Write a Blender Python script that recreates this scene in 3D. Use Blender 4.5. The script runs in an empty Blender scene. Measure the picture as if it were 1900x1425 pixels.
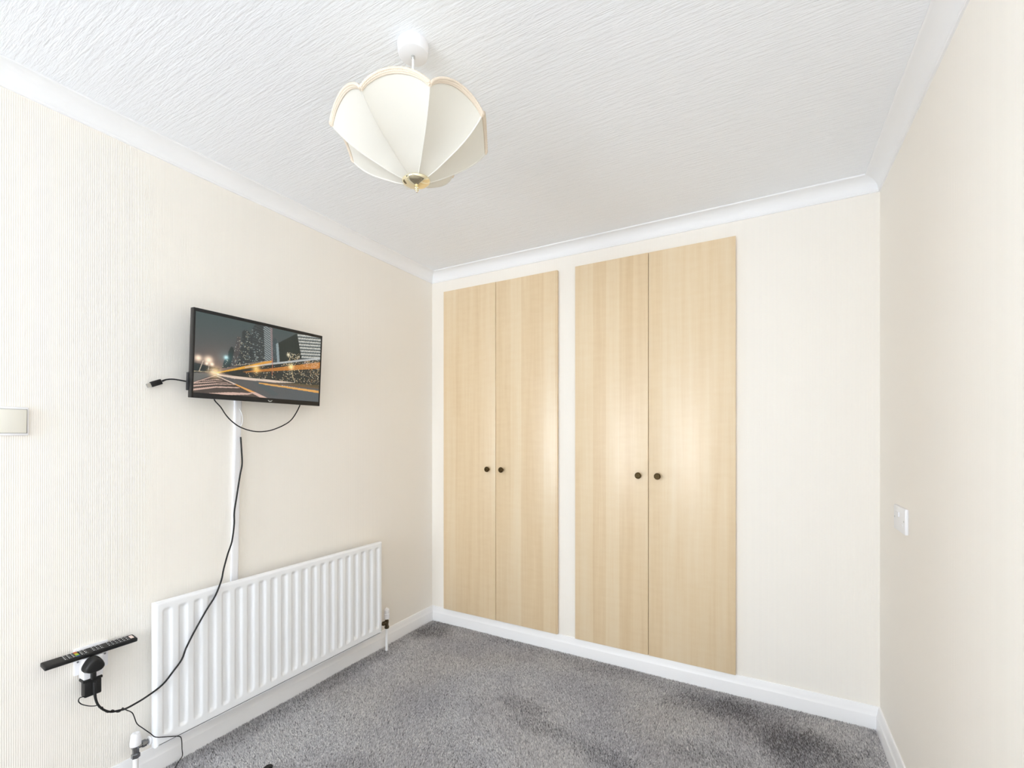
import bpy, bmesh, math, random
import numpy as np
from mathutils import Vector, Matrix
random.seed(7); rng = np.random.default_rng(11)
C = bpy.context.scene
COL = C.collection

# ------------------------------------------------------------------ camera
cam_d = bpy.data.cameras.new('camera'); cam = bpy.data.objects.new('camera', cam_d); COL.objects.link(cam)
cam.location = (0, 0, 1.2)
cam.rotation_euler = (math.radians(90), 0, math.radians(29.07))
cam_d.sensor_width = 36; cam_d.lens = 36 * 845 / 1900
cam_d.shift_y = 97.5 / 1900
cam_d.clip_start = 0.02
C.camera = cam

# ------------------------------------------------------------------ sky, daylight, exposure
w = bpy.data.worlds.new('overcast_sky'); C.world = w; w.use_nodes = True
bg = w.node_tree.nodes['Background']
bg.inputs[0].default_value = (0.852, 0.923, 1.0, 1); bg.inputs[1].default_value = 5.2
C.view_settings.view_transform = 'Standard'; C.view_settings.look = 'None'
C.view_settings.gamma = 1; C.view_settings.use_curve_mapping = False
C.view_settings.exposure = 1.31
C.cycles.max_bounces = 16; C.cycles.diffuse_bounces = 12; C.cycles.transparent_max_bounces = 16
C.cycles.sample_clamp_indirect = 6

XL, XR, YB, YF, H = -1.917, 0.412, 2.367, -2.60, 2.266
WX0, WX1, WZ0, WZ1 = -1.80, -0.45, 0.12, 2.08        # window opening in the wall behind the camera
pl = bpy.data.lights.new('window_portal', 'AREA'); pl.shape = 'RECTANGLE'
pl.size = WX1 - WX0; pl.size_y = WZ1 - WZ0; pl.cycles.is_portal = True
po = bpy.data.objects.new('window_portal', pl); COL.objects.link(po)
po.location = ((WX0 + WX1) / 2, YF - 0.06, (WZ0 + WZ1) / 2); po.rotation_euler = (math.radians(90), 0, 0)
SY0, SY1, SZ0, SZ1 = -2.40, -0.15, 0.70, 2.10  # added side window, unseen in the left wall, there to even the light
pl2 = bpy.data.lights.new('added_window_portal', 'AREA'); pl2.shape = 'RECTANGLE'
pl2.size = SZ1 - SZ0; pl2.size_y = SY1 - SY0; pl2.cycles.is_portal = True
po2 = bpy.data.objects.new('added_window_portal', pl2); COL.objects.link(po2)
po2.location = (XL - 0.06, (SY0 + SY1) / 2, (SZ0 + SZ1) / 2); po2.rotation_euler = (0, math.radians(-90), 0)

# ------------------------------------------------------------------ materials
def srgb(r, g, b):
    f = lambda c: (c / 12.92 if c <= 0.04045 else ((c + 0.055) / 1.055) ** 2.4)
    return (f(r / 255), f(g / 255), f(b / 255), 1)
class NT:
    def __init__(s, name):
        s.m = bpy.data.materials.new(name); s.m.use_nodes = True; s.t = s.m.node_tree
        s.p = s.t.nodes['Principled BSDF']; s.out = s.t.nodes['Material Output']
    def n(s, typ, **kw):
        nd = s.t.nodes.new(typ)
        for k, v in kw.items():
            if k.startswith('i_'):
                k = k[2:]; nd.inputs[int(k) if k.isdigit() else k].default_value = v
            else: setattr(nd, k, v)
        return nd
    def l(s, a, b): s.t.links.new(a, b)
    def coord(s, scale=(1, 1, 1), src='Object'):
        tc = s.n('ShaderNodeTexCoord'); mp = s.n('ShaderNodeMapping'); mp.inputs['Scale'].default_value = scale
        s.l(tc.outputs[src], mp.inputs[0]); return mp.outputs[0]
    def bump(s, h, strength, dist):
        b = s.n('ShaderNodeBump'); b.inputs['Strength'].default_value = strength; b.inputs['Distance'].default_value = dist
        s.l(h, b.inputs['Height']); s.l(b.outputs[0], s.p.inputs['Normal']); return b
    def ramp(s, fac, stops):
        r = s.n('ShaderNodeValToRGB'); e = r.color_ramp.elements
        while len(e) < len(stops): e.new(0.5)
        for q, (pos, c) in zip(e, stops): q.position = pos; q.color = c
        s.l(fac, r.inputs[0]); return r.outputs[0]
def plain(name, rgb, rough=0.5, metal=0, bump=0, bscale=400, coat=0, spec=None):
    k = NT(name); k.p.inputs['Base Color'].default_value = srgb(*rgb)
    k.p.inputs['Roughness'].default_value = rough; k.p.inputs['Metallic'].default_value = metal
    if spec is not None: k.p.inputs['Specular IOR Level'].default_value = spec
    if coat: k.p.inputs['Coat Weight'].default_value = coat; k.p.inputs['Coat Roughness'].default_value = .08
    nz = k.n('ShaderNodeTexNoise'); nz.inputs['Scale'].default_value = bscale; nz.inputs['Detail'].default_value = 3
    k.l(k.coord(), nz.inputs['Vector'])
    if bump: k.bump(nz.outputs[0], bump, 0.001)
    return k.m
def wallpaper(name, rgb, axis):
    k = NT(name); co = k.coord()
    wv = k.n('ShaderNodeTexWave', wave_type='BANDS', bands_direction=axis, wave_profile='SIN')
    wv.inputs['Scale'].default_value = 0.3142 / 0.0047; wv.inputs['Distortion'].default_value = 0.6
    wv.inputs['Detail'].default_value = 2; wv.inputs['Detail Scale'].default_value = 1.5
    k.l(co, wv.inputs['Vector'])
    nz = k.n('ShaderNodeTexNoise'); nz.inputs['Scale'].default_value = 900; nz.inputs['Detail'].default_value = 2
    st = (1, 1, 0.06)
    k.l(k.coord(st), nz.inputs['Vector'])
    mx = k.n('ShaderNodeMath', operation='ADD'); ml = k.n('ShaderNodeMath', operation='MULTIPLY'); ml.inputs[1].default_value = .7
    k.l(nz.outputs[0], ml.inputs[0]); k.l(wv.outputs[1], mx.inputs[0]); k.l(ml.outputs[0], mx.inputs[1])
    k.bump(mx.outputs[0], 0.35, 0.0009)
    a = srgb(*rgb); b = srgb(rgb[0] - 4, rgb[1] - 5, rgb[2] - 6)
    c = k.ramp(wv.outputs[1], [(0, b), (0.8, a)])
    k.l(c, k.p.inputs['Base Color']); k.p.inputs['Roughness'].default_value = 0.75
    return k.m
M = {}
CREAM = (246, 242, 235)
M['paper_x'] = wallpaper('cream_ribbed_wallpaper_back', CREAM, 'X')
M['paper_y'] = wallpaper('cream_ribbed_wallpaper_side', CREAM, 'Y')
M['white_paint'] = plain('white_satin_paint', (243, 243, 244), .38, bump=.05, bscale=250)
M['cove'] = plain('matt_white_plaster', (243, 244, 246), .6, bump=.04, bscale=300)
M['white_plastic'] = plain('white_plastic', (240, 240, 243), .28)
M['cream_plastic'] = plain('cream_plastic', (232, 229, 218), .5)
M['gap_shade'] = plain('grey_shadow_gap', (150, 148, 144), .7)
M['enamel'] = plain('white_radiator_enamel', (241, 243, 246), .28, bump=.03, bscale=350)
M['seam'] = plain('grey_seam_shade', (128, 130, 134), .6)  # flat grey for the shade inside the radiator's bottom groove
M['black_plastic'] = plain('black_plastic', (11, 11, 12), .5, bump=.06, bscale=900)
M['tv_black'] = plain('black_television_plastic', (15, 14, 14), .34, bump=.03, bscale=900)
M['tv_side'] = plain('charcoal_textured_plastic', (22, 24, 28), .4)
M['cord'] = plain('black_cable_sheath', (8, 8, 9), .55)
M['white_cord'] = plain('white_cable_sheath', (236, 236, 236), .4)
M['chrome'] = plain('dull_chrome', (150, 152, 155), .25, 1)
M['nickel'] = plain('bright_nickel', (200, 200, 198), .2, 1)
M['old_brass'] = plain('tarnished_valve_brass', (110, 98, 78), .45, 1, bump=.2, bscale=300)
M['brass'] = plain('polished_brass', (242, 232, 200), .06, 1)
M['antique'] = plain('antique_bronze', (96, 80, 54), .35, 1)
M['antique_dark'] = plain('antique_bronze_recess', (34, 27, 20), .5, .6)
M['wire'] = plain('white_coated_wire', (236, 234, 226), .4)
M['grey_print'] = plain('grey_print', (190, 192, 190), .4)
M['print_white'] = plain('white_key_print', (205, 205, 205), .5)
M['key'] = plain('dark_rubber_key', (34, 34, 36), .6)
M['key_red'] = plain('red_key', (200, 90, 50), .5)
M['key_green'] = plain('green_key', (150, 205, 40), .5)
M['key_yellow'] = plain('yellow_key', (190, 165, 60), .5)
M['key_blue'] = plain('blue_key', (50, 85, 125), .5)
M['key_power'] = plain('pale_pink_power_key', (235, 215, 205), .4)
M['dark_gap'] = plain('dark_carcass_board', (120, 100, 75), .8)
M['braid'] = plain('cream_peach_braid', (234, 220, 202), .9, bump=.5, bscale=700)
M['upvc'] = plain('white_upvc', (240, 242, 244), .3)
M['bulb'] = plain('white_opal_glass', (245, 243, 238), .25)

def ceiling_mat():
    k = NT('white_textured_ceiling_paper')
    v = k.coord((6.5, 105, 1))
    n1 = k.n('ShaderNodeTexNoise'); n1.inputs['Scale'].default_value = 1; n1.inputs['Detail'].default_value = 3; n1.inputs['Roughness'].default_value = .55; n1.inputs['Distortion'].default_value = .3
    k.l(v, n1.inputs['Vector'])
    v2 = k.coord((22, 190, 1))
    n2 = k.n('ShaderNodeTexNoise'); n2.inputs['Scale'].default_value = 1; n2.inputs['Detail'].default_value = 4; n2.inputs['Distortion'].default_value = .6
    k.l(v2, n2.inputs['Vector'])
    # sharpen the strands into ridges
    r1 = k.ramp(n1.outputs[0], [(.36, (0, 0, 0, 1)), (.62, (1, 1, 1, 1))])
    r2 = k.ramp(n2.outputs[0], [(.36, (0, 0, 0, 1)), (.64, (1, 1, 1, 1))])
    a = k.n('ShaderNodeMath', operation='ADD'); k.l(r1, a.inputs[0]); k.l(r2, a.inputs[1])
    n3 = k.n('ShaderNodeTexNoise'); n3.inputs['Scale'].default_value = 230; n3.inputs['Detail'].default_value = 2; k.l(k.coord((.6, 1, 1)), n3.inputs['Vector'])
    b2 = k.n('ShaderNodeMath', operation='MULTIPLY_ADD'); k.l(n3.outputs[0], b2.inputs[0]); b2.inputs[1].default_value = .8; k.l(a.outputs[0], b2.inputs[2])
    k.bump(b2.outputs[0], .42, .0017)
    k.p.inputs['Base Color'].default_value = srgb(244, 247, 252); k.p.inputs['Roughness'].default_value = .8
    return k.m
M['ceiling'] = ceiling_mat()

def maple():
    k = NT('maple_laminate')
    oi = k.n('ShaderNodeObjectInfo')
    tc = k.n('ShaderNodeTexCoord')
    off = k.n('ShaderNodeVectorMath', operation='MULTIPLY_ADD')
    sc = k.n('ShaderNodeCombineXYZ'); k.l(oi.outputs['Random'], sc.inputs[0]); k.l(oi.outputs['Random'], sc.inputs[2])
    k.l(sc.outputs[0], off.inputs[0]); off.inputs[1].default_value = (7.3, 0, 3.1); k.l(tc.outputs['Object'], off.inputs[2])
    def mapped(s):
        m = k.n('ShaderNodeMapping'); m.inputs['Scale'].default_value = s; k.l(off.outputs[0], m.inputs[0]); return m.outputs[0]
    # straight printed strips about 70 mm wide
    sx = k.n('ShaderNodeSeparateXYZ'); k.l(mapped((14, 1, 1)), sx.inputs[0])
    fl = k.n('ShaderNodeMath', operation='FLOOR'); k.l(sx.outputs[0], fl.inputs[0])
    sp = k.n('ShaderNodeTexWhiteNoise', noise_dimensions='1D'); k.l(fl.outputs[0], sp.inputs['W'])
    n1 = k.n('ShaderNodeTexNoise'); n1.inputs['Scale'].default_value = 1; n1.inputs['Detail'].default_value = 5; n1.inputs['Distortion'].default_value = .5; k.l(mapped((26, 1, 1.1)), n1.inputs['Vector'])
    n2 = k.n('ShaderNodeTexNoise'); n2.inputs['Scale'].default_value = 1; n2.inputs['Detail'].default_value = 4; k.l(mapped((190, 1, 3.5)), n2.inputs['Vector'])
    n3 = k.n('ShaderNodeTexNoise'); n3.inputs['Scale'].default_value = 1; n3.inputs['Detail'].default_value = 2; k.l(mapped((11, 1, 42)), n3.inputs['Vector'])
    def mul(a, f):
        m = k.n('ShaderNodeMath', operation='MULTIPLY'); k.l(a, m.inputs[0]); m.inputs[1].default_value = f; return m.outputs[0]
    def add(a, b):
        m = k.n('ShaderNodeMath', operation='ADD'); k.l(a, m.inputs[0]); k.l(b, m.inputs[1]); return m.outputs[0]
    f = add(add(mul(sp.outputs['Value'], .20), mul(n1.outputs[0], .46)), add(mul(n2.outputs[0], .20), mul(n3.outputs[0], .16)))
    c = k.ramp(f, [(.25, srgb(217, 189, 148)), (.5, srgb(229, 206, 170)), (.78, srgb(236, 219, 190))])
    k.l(c, k.p.inputs['Base Color']); k.p.inputs['Roughness'].default_value = .34
    k.p.inputs['Coat Weight'].default_value = .55; k.p.inputs['Coat Roughness'].default_value = .33
    k.bump(n2.outputs[0], .05, .0006)
    return k.m
M['maple'] = maple()
M['maple_edge'] = plain('maple_edge_band', (206, 172, 122), .45)

def carpet_mat(name, attr):
    k = NT(name)
    n1 = k.n('ShaderNodeTexNoise'); n1.inputs['Scale'].default_value = 2.6; n1.inputs['Detail'].default_value = 3; k.l(k.coord(), n1.inputs['Vector'])
    patch = k.ramp(n1.outputs[0], [(.36, (.84, .84, .86, 1)), (.56, (1, 1, .995, 1))])  # pile shading painted as slow darker patches in the colour
    if attr:
        at = k.n('ShaderNodeAttribute', attribute_name='tone')
        base = k.ramp(at.outputs['Fac'], [(0, srgb(112, 109, 110)), (.5, srgb(200, 198, 200)), (1, srgb(248, 245, 243))])
        mx = k.n('ShaderNodeMix', data_type='RGBA', blend_type='MULTIPLY'); mx.inputs[0].default_value = 1
        k.l(base, mx.inputs[6]); k.l(patch, mx.inputs[7]); k.l(mx.outputs[2], k.p.inputs['Base Color'])
    else:
        k.p.inputs['Base Color'].default_value = srgb(168, 165, 164)
    k.p.inputs['Roughness'].default_value = .95; k.p.inputs['Specular IOR Level'].default_value = .1
    return k.m
M['pile'] = carpet_mat('grey_carpet_pile', True); M['backing'] = carpet_mat('grey_carpet_backing', False)

def fabric():
    k = NT('ivory_slub_fabric')
    v = k.n('ShaderNodeTexNoise'); v.inputs['Scale'].default_value = 1; v.inputs['Detail'].default_value = 3; k.l(k.coord((900, 900, 60)), v.inputs['Vector'])
    k.t.nodes.remove(k.p)
    bp = k.n('ShaderNodeBump'); bp.inputs['Strength'].default_value = .12; bp.inputs['Distance'].default_value = .0006; k.l(v.outputs[0], bp.inputs['Height'])
    col = srgb(229, 227, 220)
    d = k.n('ShaderNodeBsdfDiffuse'); d.inputs[0].default_value = col; k.l(bp.outputs[0], d.inputs['Normal'])
    t = k.n('ShaderNodeBsdfTranslucent'); t.inputs[0].default_value = srgb(246, 236, 212)
    mx = k.n('ShaderNodeMixShader'); mx.inputs[0].default_value = .2
    k.l(d.outputs[0], mx.inputs[1]); k.l(t.outputs[0], mx.inputs[2]); k.l(mx.outputs[0], k.out.inputs[0])
    return k.m
M['fabric'] = fabric()
def glass():
    k = NT('window_glass'); k.t.nodes.remove(k.p)
    tr = k.n('ShaderNodeBsdfTransparent'); g = k.n('ShaderNodeBsdfGlossy'); g.inputs['Roughness'].default_value = 0.02
    fr = k.n('ShaderNodeFresnel'); fr.inputs[0].default_value = 1.5; mx = k.n('ShaderNodeMixShader')
    k.l(fr.outputs[0], mx.inputs[0]); k.l(tr.outputs[0], mx.inputs[1]); k.l(g.outputs[0], mx.inputs[2]); k.l(mx.outputs[0], k.out.inputs[0])
    return k.m
M['glass'] = glass()
def screen():
    k = NT('television_screen_picture')
    at = k.n('ShaderNodeAttribute', attribute_name='picture')
    k.l(at.outputs['Color'], k.p.inputs['Emission Color']); k.p.inputs['Emission Strength'].default_value = .36
    k.p.inputs['Base Color'].default_value = srgb(12, 12, 13); k.p.inputs['Roughness'].default_value = .32
    return k.m
M['screen'] = screen()

# ------------------------------------------------------------------ mesh helpers
class MB:
    def __init__(s): s.v = []; s.f = []
    def add(s, v, f):
        o = len(s.v); s.v += [tuple(p) for p in v]; s.f += [tuple(i + o for i in q) for q in f]; return s
    def box(s, a, b, bev=0, seg=2, rot=None):
        bm = bmesh.new(); bmesh.ops.create_cube(bm, size=1)
        a = Vector(a); b = Vector(b); c = (a + b) / 2; d = b - a
        for v in bm.verts: v.co = Vector((v.co.x * d.x, v.co.y * d.y, v.co.z * d.z))
        if bev: bmesh.ops.bevel(bm, geom=bm.edges[:], offset=bev, segments=seg, affect='EDGES', profile=.5)
        for v in bm.verts: v.co = (rot @ v.co if rot else v.co) + c
        bm.verts.index_update(); s.add([v.co for v in bm.verts], [[v.index for v in f.verts] for f in bm.faces]); bm.free(); return s
    def tube(s, path, r, n=8, cap=True, smooth=4):
        P = [Vector(p) for p in path]
        rr = r if isinstance(r, (list, tuple)) else [r] * len(P)
        if smooth and len(P) > 2:                                   # Catmull-Rom
            Q = []; R2 = []
            for i in range(len(P) - 1):
                p0 = P[max(i - 1, 0)]; p1 = P[i]; p2 = P[i + 1]; p3 = P[min(i + 2, len(P) - 1)]
                for j in range(smooth):
                    t = j / smooth
                    Q.append(.5 * ((2 * p1) + (p2 - p0) * t + (2 * p0 - 5 * p1 + 4 * p2 - p3) * t * t + (3 * p1 - p0 - 3 * p2 + p3) * t ** 3)); R2.append(rr[i] * (1 - t) + rr[i + 1] * t)
            Q.append(P[-1]); R2.append(rr[-1]); P = Q; rr = R2
        T = [(P[min(i + 1, len(P) - 1)] - P[max(i - 1, 0)]).normalized() for i in range(len(P))]
        u = T[0].orthogonal().normalized(); V = []; F = []
        for i, p in enumerate(P):
            u = (u - T[i] * u.dot(T[i])); u = u.normalized() if u.length > 1e-6 else T[i].orthogonal().normalized()
            w_ = T[i].cross(u)
            for k in range(n):
                a = 2 * math.pi * k / n; V.append(p + (u * math.cos(a) + w_ * math.sin(a)) * rr[i])
        for i in range(len(P) - 1):
            for k in range(n):
                k2 = (k + 1) % n; F.append((i * n + k, i * n + k2, (i + 1) * n + k2, (i + 1) * n + k))
        if cap: F += [tuple(range(n))[::-1], tuple(range((len(P) - 1) * n, len(P) * n))]
        return s.add(V, F)
    def lathe(s, prof, origin, axis=(0, 0, 1), n=24):
        q = Vector((0, 0, 1)).rotation_difference(Vector(axis)); o = Vector(origin); V = []; F = []
        for r, z in prof:
            for k in range(n):
                a = 2 * math.pi * k / n; V.append(q @ Vector((r * math.cos(a), r * math.sin(a), z)) + o)
        m = len(prof)
        for i in range(m - 1):
            for k in range(n):
                k2 = (k + 1) % n; F.append((i * n + k, i * n + k2, (i + 1) * n + k2, (i + 1) * n + k))
        F += [tuple(range(n))[::-1], tuple(range((m - 1) * n, m * n))]
        return s.add(V, F)
    def xf(s, fn): s.v = [tuple(fn(Vector(p))) for p in s.v]; return s
    def build(s, name, mat, parent=None, smooth=False, angle=35, **props):
        me = bpy.data.meshes.new(name); me.from_pydata(s.v, [], s.f); me.update()
        bm = bmesh.new(); bm.from_mesh(me); bmesh.ops.recalc_face_normals(bm, faces=bm.faces[:])
        if smooth:
            lim = math.radians(angle)
            for f in bm.faces: f.smooth = True
            for e in bm.edges:
                if len(e.link_faces) == 2 and e.calc_face_angle(0) > lim: e.smooth = False
        bm.to_mesh(me); bm.free()
        me.materials.append(mat); o = bpy.data.objects.new(name, me); COL.objects.link(o)
        if parent: o.parent = parent
        for k, v in props.items(): o[k] = v
        return o
def empty(name, label, cat, loc=(0, 0, 0), rot=None, group=None):
    o = bpy.data.objects.new(name, None); COL.objects.link(o); o.location = loc; o.empty_display_size = .05
    if rot: o.rotation_euler = rot
    tag(o, label, cat, group); return o
def tag(o, label, cat, group=None):
    o['label'] = label; o['category'] = cat
    if group: o['group'] = group
    return o
def struct(o): o['kind'] = 'structure'; return o

# ------------------------------------------------------------------ room shell
T = 0.12
struct(MB().box((XL - T, YF - T, -.12), (XR + T, YB + .75, -.006)).build('floor', M['backing']))
struct(MB().box((XL - T, YF - T, H), (XR + T, YB + T, H + .1)).build('ceiling', M['ceiling']))
m = MB()
m.box((XL - T, YF - T, -.006), (XL, SY0, H)); m.box((XL - T, SY1, -.006), (XL, YB + T, H))
m.box((XL - T, SY0, -.006), (XL, SY1, SZ0)); m.box((XL - T, SY0, SZ1), (XL, SY1, H))
struct(m.build('wall_left', M['paper_y']))
struct(MB().box((XR, YF - T, -.006), (XR + T, YB + T, H)).build('wall_right', M['paper_y']))
m = MB()
m.box((XL, YF - T, -.006), (WX0, YF, H)); m.box((WX1, YF - T, -.006), (XR, YF, H))
m.box((WX0, YF - T, -.006), (WX1, YF, WZ0)); m.box((WX0, YF - T, WZ1), (WX1, YF, H))
struct(m.build('wall_front', M['paper_x']))
# back wall with the two wardrobe openings
DL = (-1.807, -1.4167, -1.0145); DR = (-0.909, -0.5157, -0.1194); DZ0, DZ1 = .0945, 2.130
og = .014
m = MB(); cuts = [(DL[0] + og, DL[2] - og), (DR[0] + og, DR[2] - og)]
xs = [XL, cuts[0][0], cuts[0][1], cuts[1][0], cuts[1][1], XR]
for i in range(5):
    if i % 2 == 0: m.box((xs[i], YB, -.006), (xs[i + 1], YB + T, H))
    else: m.box((xs[i], YB, -.006), (xs[i + 1], YB + T, DZ0 + og)); m.box((xs[i], YB, DZ1 - og), (xs[i + 1], YB + T, H))
struct(m.build('wall_back', M['paper_x']))
def swept(prof, side):
    """profile (distance from wall, height) run along one wall with mitred ends"""
    V = []; n = len(prof)
    for e in (0, 1):
        for d, z in prof:
            if side == 'left': V.append((XL + d, (YF + d) if e == 0 else (YB - d), z))
            if side == 'right': V.append((XR - d, (YF + d) if e == 0 else (YB - d), z))
            if side == 'back': V.append(((XL + d) if e == 0 else (XR - d), YB - d, z))
            if side == 'front': V.append(((XL + d) if e == 0 else (XR - d), YF + d, z))
    F = [(i, (i + 1) % n, n + (i + 1) % n, n + i) for i in range(n)] + [tuple(range(n))[::-1], tuple(range(n, 2 * n))]
    return MB().add(V, F)
P_, D_ = .058, .061
cp = [(0, H), (0, H - D_), (.0055, H - D_ + .001), (.0062, H - D_ + .005)]
for i in range(0, 13):
    a = i / 12 * math.pi / 2
    cp.append((.0075 + .0445 * (1 - math.cos(a)), H - D_ + .0065 + .0475 * math.sin(a)))
cp += [(.0555, H - .0060), (.058, H - .0045), (.058, H)]
for i, sd in enumerate(('left', 'back', 'right', 'front')):
    struct(swept(cp, sd).build('trim_%d' % (i + 1), M['cove'], smooth=True, angle=28))
bp_ = [(0, -.006), (0, .0905), (.0035, .0905), (.0052, .0892), (.0075, .082), (.0100, .070), (.0122, .0595), (.0142, .0560), (.015, .0530), (.015, -.006)]
for sd in ('left', 'back', 'right', 'front'):
    struct(swept(bp_, sd).build('baseboard_' + sd, M['white_paint'], smooth=True, angle=25))

# unseen windows behind the camera; the left wall one is added for light
def loc(o, r): o.matrix_parent_inverse = r.matrix_world.inverted(); return o
def window(name, u0, u1, z0, z1, place):
    wr = bpy.data.objects.new(name, None); COL.objects.link(wr); struct(wr)
    a, b = place((u0 + u1) / 2, 0), None; wr.location = (a[0], a[1], z0)
    bpy.context.view_layer.update()
    def bx(mb, ua, ub, da, db, za, zb, bev=.004):
        p, q = place(ua, da), place(ub, db)
        mb.box((min(p[0], q[0]), min(p[1], q[1]), za), (max(p[0], q[0]), max(p[1], q[1]), zb), bev, 1 if bev else 2)
    fw = .06; mid = (u0 + u1) / 2; fr = MB()
    bx(fr, u0, u0 + fw, .03, .09, z0, z1); bx(fr, u1 - fw, u1, .03, .09, z0, z1)
    bx(fr, u0 + fw, u1 - fw, .03, .09, z0, z0 + fw); bx(fr, u0 + fw, u1 - fw, .03, .09, z1 - fw, z1)
    bx(fr, mid - .03, mid + .03, .03, .09, z0 + fw, z1 - fw)
    loc(fr.build('window_frame', M['upvc'], wr), wr)
    for p, q in ((u0 + fw, mid - .03), (mid + .03, u1 - fw)):
        g = MB(); bx(g, p, q, .058, .062, z0 + fw, z1 - fw, 0); loc(g.build('window_pane', M['glass'], wr), wr)
    sl = MB(); bx(sl, u0 - .05, u1 + .05, .0, -.10, z0 - .025, z0, .006); loc(sl.build('window_sill', M['white_paint'], wr), wr)
window('window_1', WX0, WX1, WZ0, WZ1, lambda u, d: (u, YF - d))
window('added_window', SY0, SY1, SZ0, SZ1, lambda u, d: (XL - d, u))

# ------------------------------------------------------------------ carpet pile (uncountable: one object)
def carpet():
    sp = .0042
    xs_ = np.arange(XL + .016, XR - .014, sp); ys_ = np.arange(.35, YB - .014, sp)
    X, Y = np.meshgrid(xs_, ys_); X = X.ravel(); Y = Y.ravel()
    keep = (-.4859 * X + .874 * Y) > 1.25                             # the floor the room view can reach
    X = X[keep] + rng.uniform(-.0019, .0019, keep.sum()); Y = Y[keep] + rng.uniform(-.0019, .0019, keep.sum()); n = len(X)
    X = np.clip(X, XL + .0165, XR - .0165); Y = np.minimum(Y, YB - .0165)
    # lean of the pile follows slow swirls (foot marks)
    ang = 2.2 * np.sin(3.1 * X + 1.3 * np.sin(4.2 * Y)) + 1.8 * np.sin(3.7 * Y + 1.1 * np.cos(3.3 * X)) + rng.normal(0, .8, n)
    lean = rng.uniform(.001, .005, n); hgt = rng.uniform(.006, .0105, n); rad = rng.uniform(.0024, .0033, n)
    a0 = rng.uniform(0, 6.28, n)
    V = np.empty((n, 4, 3), np.float32)
    for k in range(3):
        V[:, k, 0] = X + rad * np.cos(a0 + k * 2.0944); V[:, k, 1] = Y + rad * np.sin(a0 + k * 2.0944); V[:, k, 2] = -.006
    V[:, 3, 0] = X + lean * np.cos(ang); V[:, 3, 1] = Y + lean * np.sin(ang); V[:, 3, 2] = -.006 + hgt
    V[:, :, 0] = np.clip(V[:, :, 0], XL + .0152, XR - .0152); V[:, :, 1] = np.minimum(V[:, :, 1], YB - .0152)
    base = np.arange(n)[:, None, None] * 4
    F = (base + np.array([[0, 1, 3], [1, 2, 3], [2, 0, 3]])[None]).reshape(-1).astype(np.int32)
    me = bpy.data.meshes.new('carpet_pile')
    me.vertices.add(n * 4); me.vertices.foreach_set('co', V.ravel())
    me.loops.add(n * 9); me.loops.foreach_set('vertex_index', F)
    me.polygons.add(n * 3); me.polygons.foreach_set('loop_start', np.arange(n * 3, dtype=np.int32) * 3)
    me.update(calc_edges=True)
    tone = rng.normal(.56, .2, n)
    # trodden and brushed areas: shading of turned pile painted into the tuft tone
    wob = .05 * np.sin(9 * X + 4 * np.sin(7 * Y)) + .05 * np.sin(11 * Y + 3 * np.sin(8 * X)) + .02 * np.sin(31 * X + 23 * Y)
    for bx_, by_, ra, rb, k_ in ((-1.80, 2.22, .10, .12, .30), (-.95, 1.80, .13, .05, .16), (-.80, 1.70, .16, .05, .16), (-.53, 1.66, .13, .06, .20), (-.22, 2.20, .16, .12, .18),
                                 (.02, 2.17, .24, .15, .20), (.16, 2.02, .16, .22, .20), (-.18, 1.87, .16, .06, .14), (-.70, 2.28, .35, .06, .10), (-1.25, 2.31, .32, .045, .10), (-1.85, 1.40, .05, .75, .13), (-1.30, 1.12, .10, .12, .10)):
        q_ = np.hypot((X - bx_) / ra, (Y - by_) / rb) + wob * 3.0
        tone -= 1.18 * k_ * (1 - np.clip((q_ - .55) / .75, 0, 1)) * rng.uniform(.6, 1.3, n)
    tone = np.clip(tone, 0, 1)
    at = me.attributes.new('tone', 'FLOAT', 'POINT'); at.data.foreach_set('value', np.repeat(tone, 4).astype(np.float32))
    me.materials.append(M['pile'])
    o = bpy.data.objects.new('carpet_pile', me); COL.objects.link(o); o['kind'] = 'stuff'
    tag(o, 'mottled grey cut pile carpet covering the whole floor', 'carpet')
carpet()

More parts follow.
